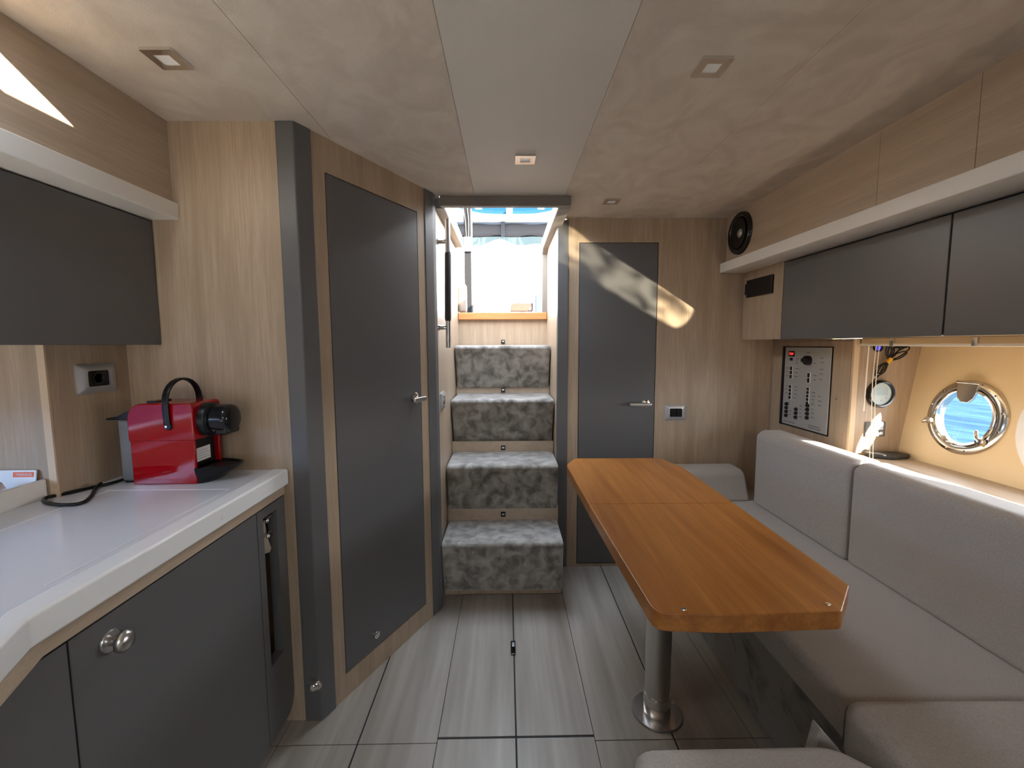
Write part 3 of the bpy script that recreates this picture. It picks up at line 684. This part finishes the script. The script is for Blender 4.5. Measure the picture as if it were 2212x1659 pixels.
FY = EY-.0005
GXF = frame_m((1.498, FY, .995), (1, 0, 0), (0, 0, 1))
ga = thing('round_gauge', 'round black gauge with pale blue dial on the oak locker front', 'gauge', (1.498, FY, .995))
def gm(): m_ = MB(); m_.X = GXF; return m_
b_ = gm(); b_.lathe([(.044, .004), (.046, .016), (.051, .017), (.055, .012), (.056, 0)], (0, 0, 0), (0, 0, 1), 48); obj('bezel', b_, 'black_gloss', ga)
b_ = gm(); b_.lathe([(0, .006), (.045, .006), (.045, .001)], (0, 0, 0), (0, 0, 1), 40); dl = obj('dial', b_, 'dial', ga)
b_ = gm(); b_.box(-.026, .030, -.006, .024, .005, .0072); obj('display', b_, 'lcd', dl)
for (u, v_) in ((-.018, -.027), (.006, -.027), (.024, -.016)):
    b_ = gm(); b_.lathe([(0, .008), (.0035, .008), (.0035, .005)], (u, v_, 0), (0, 0, 1), 12); obj('button', b_, 'lcd', dl)
cp_ = thing('control_unit', 'small grey control unit with display and three buttons below the round gauge', 'control panel', (1.489, FY, .851))
CX = frame_m((1.489, FY, .851), (1, 0, 0), (0, 0, 1))
def cmx(): m_ = MB(); m_.X = CX; return m_
b_ = cmx(); b_.box(-.041, .041, -.030, .030, 0, .006, .0015, 1); obj('housing', b_, 'dark_lacquer', cp_)
b_ = cmx(); b_.box(.000, .030, -.002, .024, .005, .0072); obj('display', b_, 'dial', cp_)
for u in (-.024, .002, .024):
    b_ = cmx(); b_.box(u-.006, u+.006, -.022, -.010, .005, .008, .001, 1); obj('button', b_, 'sticker_white', cp_)
us = thing('usb_socket', 'black round charging socket glowing blue at the top of the oak locker front', 'socket', (1.478, FY, 1.181))
b_ = MB(); b_.lathe([(.011, .004), (.013, .008), (.018, .006), (.019, 0)], (1.478, FY, 1.181), (0, -1, 0), 24); obj('ring', b_, 'black_gloss', us)
b_ = MB(); b_.lathe([(0, .004), (.0115, .004), (.0115, 0)], (1.478, FY, 1.181), (0, -1, 0), 20); obj('glow', b_, 'led_blue', us)
# tied cable bundle
cbz = thing('cable_bundle', 'coiled black cable tied with a yellow band hanging beside the gauge', 'cable', (1.52, 1.69, 1.13))
tie = V((1.511, 1.690, 1.128)); mbk = MB()
for k, (px_, pz_, ax_) in enumerate([(1.505, 1.192, .0), (1.525, 1.196, .004), (1.545, 1.194, -.003), (1.585, 1.178, .003), (1.57, 1.16, -.004)]):
    a = V((px_, 1.688+ax_, pz_)); side = V((-(a-tie).z, 0, (a-tie).x)).normalized()
    mid = (tie+a)/2
    mbk.tube(smooth_path([tie, mid+side*.012, a+side*.006, a-side*.006, mid-side*.010, tie+V((0, .003, 0))], 5), .0024, 6)
for k, (px_, pz_, wd_) in enumerate([(1.462, 1.068, .016), (1.468, 1.078, .009), (1.476, 1.082, .004)]):
    a = V((px_, 1.690-.003*k, pz_)); side = V((-(a-tie).z, 0, (a-tie).x)).normalized(); mid = (tie*.45+a*.55)
    mbk.tube(smooth_path([tie, mid+side*wd_, a, mid-side*wd_, tie-V((0, .002, 0))], 6), .0024, 6)
mbk.tube(smooth_path([(1.50, 1.69, 1.10), (1.478, 1.688, 1.075), (1.452, 1.688, 1.048)], 4), .0022, 6)
obj('cable', mbk, 'black_plastic', cbz)
obj('plug', MB().box(1.535, 1.575, 1.680, 1.700, 1.178, 1.196, .004).box(1.50, 1.53, 1.678, 1.70, 1.184, 1.204, .004), 'black_plastic', cbz)
obj('band', MB().tube([tie+V((-.007, 0, -.009)), tie+V((.007, 0, .009))], .0085, 12), 'yellow_tie', cbz)

# shelf behind the backrests
struct('trim_7', MB().box(1.30, 1.66, YF, EY, .715, .745), 'oak_h')
pch = MB().prism([(1.436, 1.652), (1.440, 1.695), (1.50, 1.703), (1.573, 1.690), (1.582, 1.640), (1.50, 1.622)], 'z', .745, .763, .006, 3)
tag(obj('pouch', pch, 'black_leather', None, (1.51, 1.66, .745)), 'flat black pouch lying on the shelf beside the porthole', 'pouch')
# blind head rail with cords
bl = thing('blind_rail', 'slim cream blind head rail under the overhead lockers with loose pull cords', 'blind', (1.42, 1.1, 1.19))
obj('head_rail', MB().box(1.405, 1.440, .2, 1.700, 1.193, 1.218, .003), 'cream_gelcoat', bl)
obj('lip', MB().box(1.400, 1.406, .2, 1.700, 1.187, 1.196, .001, 1), 'white_satin', bl)
for y in (1.56, 1.28, .9): obj('clip', MB().box(1.398, 1.41, y-.008, y+.008, 1.188, 1.215, .001, 1), 'yellow_tie' if False else 'nickel', bl)
for dx, dy in ((0, 0), (.006, -.008)):
    obj('pull_cord', MB().tube(smooth_path([(1.432+dx, 1.662+dy, 1.195), (1.428+dx, 1.662+dy, 1.05), (1.432+dx, 1.660+dy, .90), (1.430+dx, 1.656+dy, .80), (1.385+dx, 1.60+dy, .755)], 5), .0014, 6), 'cord_white', bl)
obj('wand', MB().tube([(1.418, 1.68, 1.19), (1.416, 1.68, .93)], .0025, 8), 'cord_white', bl)

# settee ------------------------------------------------------------
sb = thing('settee_base', 'carpeted settee plinth behind the table leg', 'settee base', (1.2, 1.2, 0))
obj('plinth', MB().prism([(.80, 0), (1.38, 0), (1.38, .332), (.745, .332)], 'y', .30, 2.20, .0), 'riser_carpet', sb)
def cushion(name, label, mb, loc, group=None):
    return tag(obj(name, mb, 'fabric', None, loc), label, 'cushion', group)
cushion('seat_cushion', 'long warm grey seat cushion along the starboard side beside the table', MB().box(.725, 1.315, .842, 2.205, .332, .432, .022, 4), (1.0, 1.45, .332))
cushion('back_cushion', 'grey backrest cushion below the electrical switch panel', MB().prism([(1.188, .428), (1.188, .765), (1.212, .79), (1.31, .79), (1.318, .428)], 'y', 1.4525, 2.02, .018, 4), (1.25, 1.73, .43))
cushion('back_cushion', 'grey backrest cushion below the round porthole', MB().prism([(1.192, .428), (1.192, .765), (1.216, .79), (1.31, .79), (1.318, .428)], 'y', .30, 1.4475, .018, 4), (1.25, .87, .43))
cushion('end_cushion', 'low grey cushion leaning on the aft bulkhead behind the table', MB().prism([(2.03, .430), (2.085, .555), (2.11, .568), (2.232, .568), (2.232, .430)], 'x', .80, 1.186, .016, 4), (1.0, 2.14, .43))
cushion('corner_cushion', 'rounded grey seat cushion butting onto the end of the long seat cushion', MB().prism([(.695, .825), (.725, .842), (1.188, .836), (1.188, -.3), (.74, -.3), (.74, .62), (.70, .72)], 'z', .335, .455, .024, 4), (1.0, .3, .335))
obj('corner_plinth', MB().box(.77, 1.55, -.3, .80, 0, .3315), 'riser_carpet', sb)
tag(obj('side_panel', MB().prism([(.60, .0), (.69, .0), (.69, .335), (.665, .385), (.612, .447), (.600, .38)], 'y', .775, .80, .004), 'fabric', None, (.64, .79, 0)), 'narrow grey upholstered panel with a pointed top between stool and seat', 'panel')
stl = thing('stool', 'grey padded stool at the near end of the wooden table', 'stool', (.43, .5, 0))
obj('cushion', MB().prism([(.228, .728), (.26, .741), (.585, .742), (.615, .733), (.70, .655), (.715, .60), (.715, .25), (.228, .25)], 'z', .37, .452, .02, 4), 'fabric', stl)
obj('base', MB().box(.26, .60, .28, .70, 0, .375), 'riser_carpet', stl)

# table -------------------------------------------------------------
tb = thing('saloon_table', 'varnished teak folding table with clipped corners on one steel pedestal', 'table', (.485, 1.305, 0))
ZT, TT = .68, .038
def rounded(poly, r, n=4):
    out = []; m_ = len(poly)
    for i in range(m_):
        p = V((*poly[i], 0)); a = V((*poly[i-1], 0)); b2 = V((*poly[(i+1) % m_], 0)); rr = r[i] if isinstance(r, (list, tuple)) else r
        if rr <= 0: out.append((p.x, p.y)); continue
        u = (a-p).normalized()*rr; v = (b2-p).normalized()*rr
        for k in range(n+1):
            t_ = k/n; q = (p+u)*(1-t_)**2+p*(2*t_*(1-t_))+(p+v)*t_**2; out.append((q.x, q.y))
    return out
near = rounded([(.265, 1.3645), (.285, .790), (.42, .781), (.649, .788), (.736, .878), (.741, 1.3645)], [0, .03, 0, .008, .008, 0])
far = rounded([(.265, 1.3660), (.741, 1.3660), (.741, 1.775), (.699, 1.925), (.308, 1.932), (.257, 1.825)], [0, 0, .02, .02, .02, .02])
obj('table_leaf', MB().prism(near, 'z', ZT-TT, ZT, .0025, 2), 'teak', tb)
obj('table_leaf', MB().prism(far, 'z', ZT-TT, ZT, .0025, 2), 'teak', tb)
obj('leg', MB().lathe([(.040, .006), (.040, .60), (.043, .60), (.043, ZT-TT)], (.485, 1.305, 0), (0, 0, 1), 40), 'steel', tb)
obj('collar', MB().lathe([(.0415, .004), (.0435, .008), (.0435, .066), (.0415, .070), (.0405, .070)], (.485, 1.305, 0), (0, 0, 1), 40), 'chrome', tb)
fg = obj('floor_flange', MB().lathe([(.0, .0), (.079, .0), (.080, .003), (.078, .006), (.05, .009), (.0, .009)], (.485, 1.305, 0), (0, 0, 1), 48), 'steel', tb)
for k in range(6):
    a = math.radians(20+60*k); obj('screw', MB().lathe([(0, .009), (.004, .009), (.005, .006)], (.485+.065*math.cos(a), 1.305+.065*math.sin(a), 0), (0, 0, 1), 10), 'steel', fg)
obj('top_plate', MB().box(.40, .57, 1.20, 1.41, ZT-TT-.010, ZT-TT, .002), 'steel', tb)
for x, y in ((.345, .802), (.640, .812)):
    obj('stud', MB().lathe([(0, .0016), (.005, .0013), (.0062, -.001)], (x, y, ZT), (0, 0, 1), 14), 'chrome', tb)

# floor latch
fk = thing('floor_latch', 'small black and chrome lift latch set in the centre floor seam', 'latch', (.020, 1.61, .0))
obj('body', MB().box(.0105, .0295, 1.572, 1.646, -.002, .0065, .001, 1), 'black_gloss', fk)
obj('push_pad', MB().box(.0155, .0255, 1.612, 1.636, .006, .0075, .0005, 1), 'silver_plate', fk)
obj('lip', MB().box(.0125, .0275, 1.571, 1.574, .004, .007), 'chrome', fk)

# ------------------------------------------------------------------ cockpit beyond the hatch, and the sea
struct('deck', MB().box(-2.2, 2.3, 2.90, 6.0, 1.28, 1.36).box(-2.2, XL-.03, 2.31, 2.90, 1.28, 1.36).box(XR+.03, 2.3, 2.31, 2.90, 1.28, 1.36), 'deck_grey')
ht = thing('hardtop', 'white cockpit hardtop with two blue tinted roof panes seen through the hatch', 'roof', (.03, 3.6, 2.35))
hm_ = MB()
strip(-1.6, 1.7, 3.0, 4.40, [(-.42, .005, 3.1, 4.03), (.062, .50, 3.1, 4.03)], hm_, 2.345, 2.40)
obj('roof_panel', hm_, 'gelcoat', ht)
for xa, xb in ((-.43, .010), (.057, .51)):
    p_ = obj('roof_pane', MB().box(xa, xb, 3.09, 4.04, 2.372, 2.38), 'blue_pane', ht)
    cxm = (xa+xb)/2+(.02 if xa > 0 else -.02)
    obj('pane_handle', MB().box(cxm-.03, cxm+.03, 3.80, 3.83, 2.35, 2.372, .003), 'gelcoat', p_)
for sgn, xa in ((1, -.43), (-1, .51)):
    pts = [(xa, 4.05), (xa, 3.82)]+[(xa+sgn*.32*(k/8), 3.82+.20*math.sin(math.pi/2*k/8)) for k in range(1, 9)]+[(xa+sgn*.32, 4.05)]
    obj('corner_fillet', MB().prism(pts, 'z', 2.343, 2.37), 'gelcoat', ht)
cr_ = thing('curtain_roll', 'rolled grey canvas cockpit curtain strapped under the hardtop edge', 'curtain', (.02, 4.24, 2.2))
rows = []
for k in range(17):
    x = -.75+1.6*k/16
    rows.append([(x, 4.24+.055*math.cos(math.radians(a)), 2.280+(.060+.004*math.sin(k*1.7))*math.sin(math.radians(a))) for a in range(0, 360, 30)])
obj('roll', MB().loft(rows), 'canvas', cr_)
obj('strap', MB().box(-.045, -.008, 4.172, 4.186, 2.205, 2.3445, .003), 'canvas', cr_)
rows = []
for k in range(33):
    x = -.75+1.6*k/32; s_ = abs(x+.03); drop = 2.225-.055*min(1, (s_/.22)**.8)-.010*math.sin(x*14)
    rows.append([(x, 4.23+.012*math.sin(x*21), 2.24), (x, 4.23+.02*math.sin(x*21), (2.24+drop)/2), (x, 4.23+.03*math.sin(x*19), drop-.03)])
co = obj('clear_flap', MB().loft(rows, cap=False, closed=False), 'clear_curtain', cr_)
po_ = thing('cockpit_post', 'dark steel cockpit door post with cable and small white switch box', 'post', (-.28, 3.3, 1.36))
obj('post', MB().box(-.308, -.258, 3.28, 3.34, 1.36, 2.345, .004), 'matte_black', po_)
obj('glazing_bar', MB().box(-.258, -.248, 3.29, 3.33, 1.36, 2.345), 'canvas', po_)
obj('cable', MB().tube(smooth_path([(-.285, 3.275, 2.34), (-.283, 3.272, 2.22), (-.272, 3.27, 2.10), (-.275, 3.272, 1.98)], 5), .0035, 8), 'canvas', po_)
obj('cable', MB().tube(smooth_path([(-.315, 3.28, 2.34), (-.318, 3.27, 2.24), (-.298, 3.27, 2.12), (-.29, 3.272, 1.98)], 5), .003, 8), 'canvas', po_)
obj('switch_box', MB().box(-.308, -.250, 3.255, 3.285, 1.884, 1.985, .004), 'gelcoat', po_)
ct_ = thing('cockpit_table', 'small varnished teak cockpit table leaf beyond the hatch sill', 'table', (.14, 4.0, 1.36))
obj('top', MB().prism([(.035, 1.497), (.045, 1.555), (.065, 1.572), (.245, 1.572), (.245, 1.497)], 'y', 3.97, 4.05, .006), 'teak_deck', ct_)
obj('leg', MB().box(.13, .17, 3.995, 4.025, 1.36, 1.50), 'steel', ct_)
obj('latch', MB().box(.205, .232, 3.962, 3.972, 1.505, 1.528, .002), 'chrome', ct_)
obj('stub', MB().box(.108, .120, 4.0, 4.02, 1.57, 1.60), 'teak_deck', ct_)
bs = thing('blue_seat', 'blue vinyl cockpit seat back with pale post beyond the hatch sill', 'seat', (.30, 4.0, 1.36))
obj('post', MB().box(.248, .262, 3.94, 3.96, 1.36, 1.70, .003), 'gelcoat', bs)
obj('backrest', MB().prism([(.264, 1.40), (.36, 1.40), (.36, 1.665), (.264, 1.635)], 'y', 3.95, 4.02, .008), 'blue_vinyl', bs)
obj('plinth', MB().box(.262, .38, 3.96, 4.3, 1.36, 1.42), 'gelcoat', bs)

t = MB(); q = bmesh.new(); q.faces.new([q.verts.new(V(p)) for p in ((-400, -400, -.25), (400, -400, -.25), (400, 400, -.25), (-400, 400, -.25))]); t._add(q)
sea = obj('sea', t, 'sea'); sea['kind'] = 'stuff'; sea['label'] = 'blue rippled sea outside the porthole'; sea['category'] = 'sea'
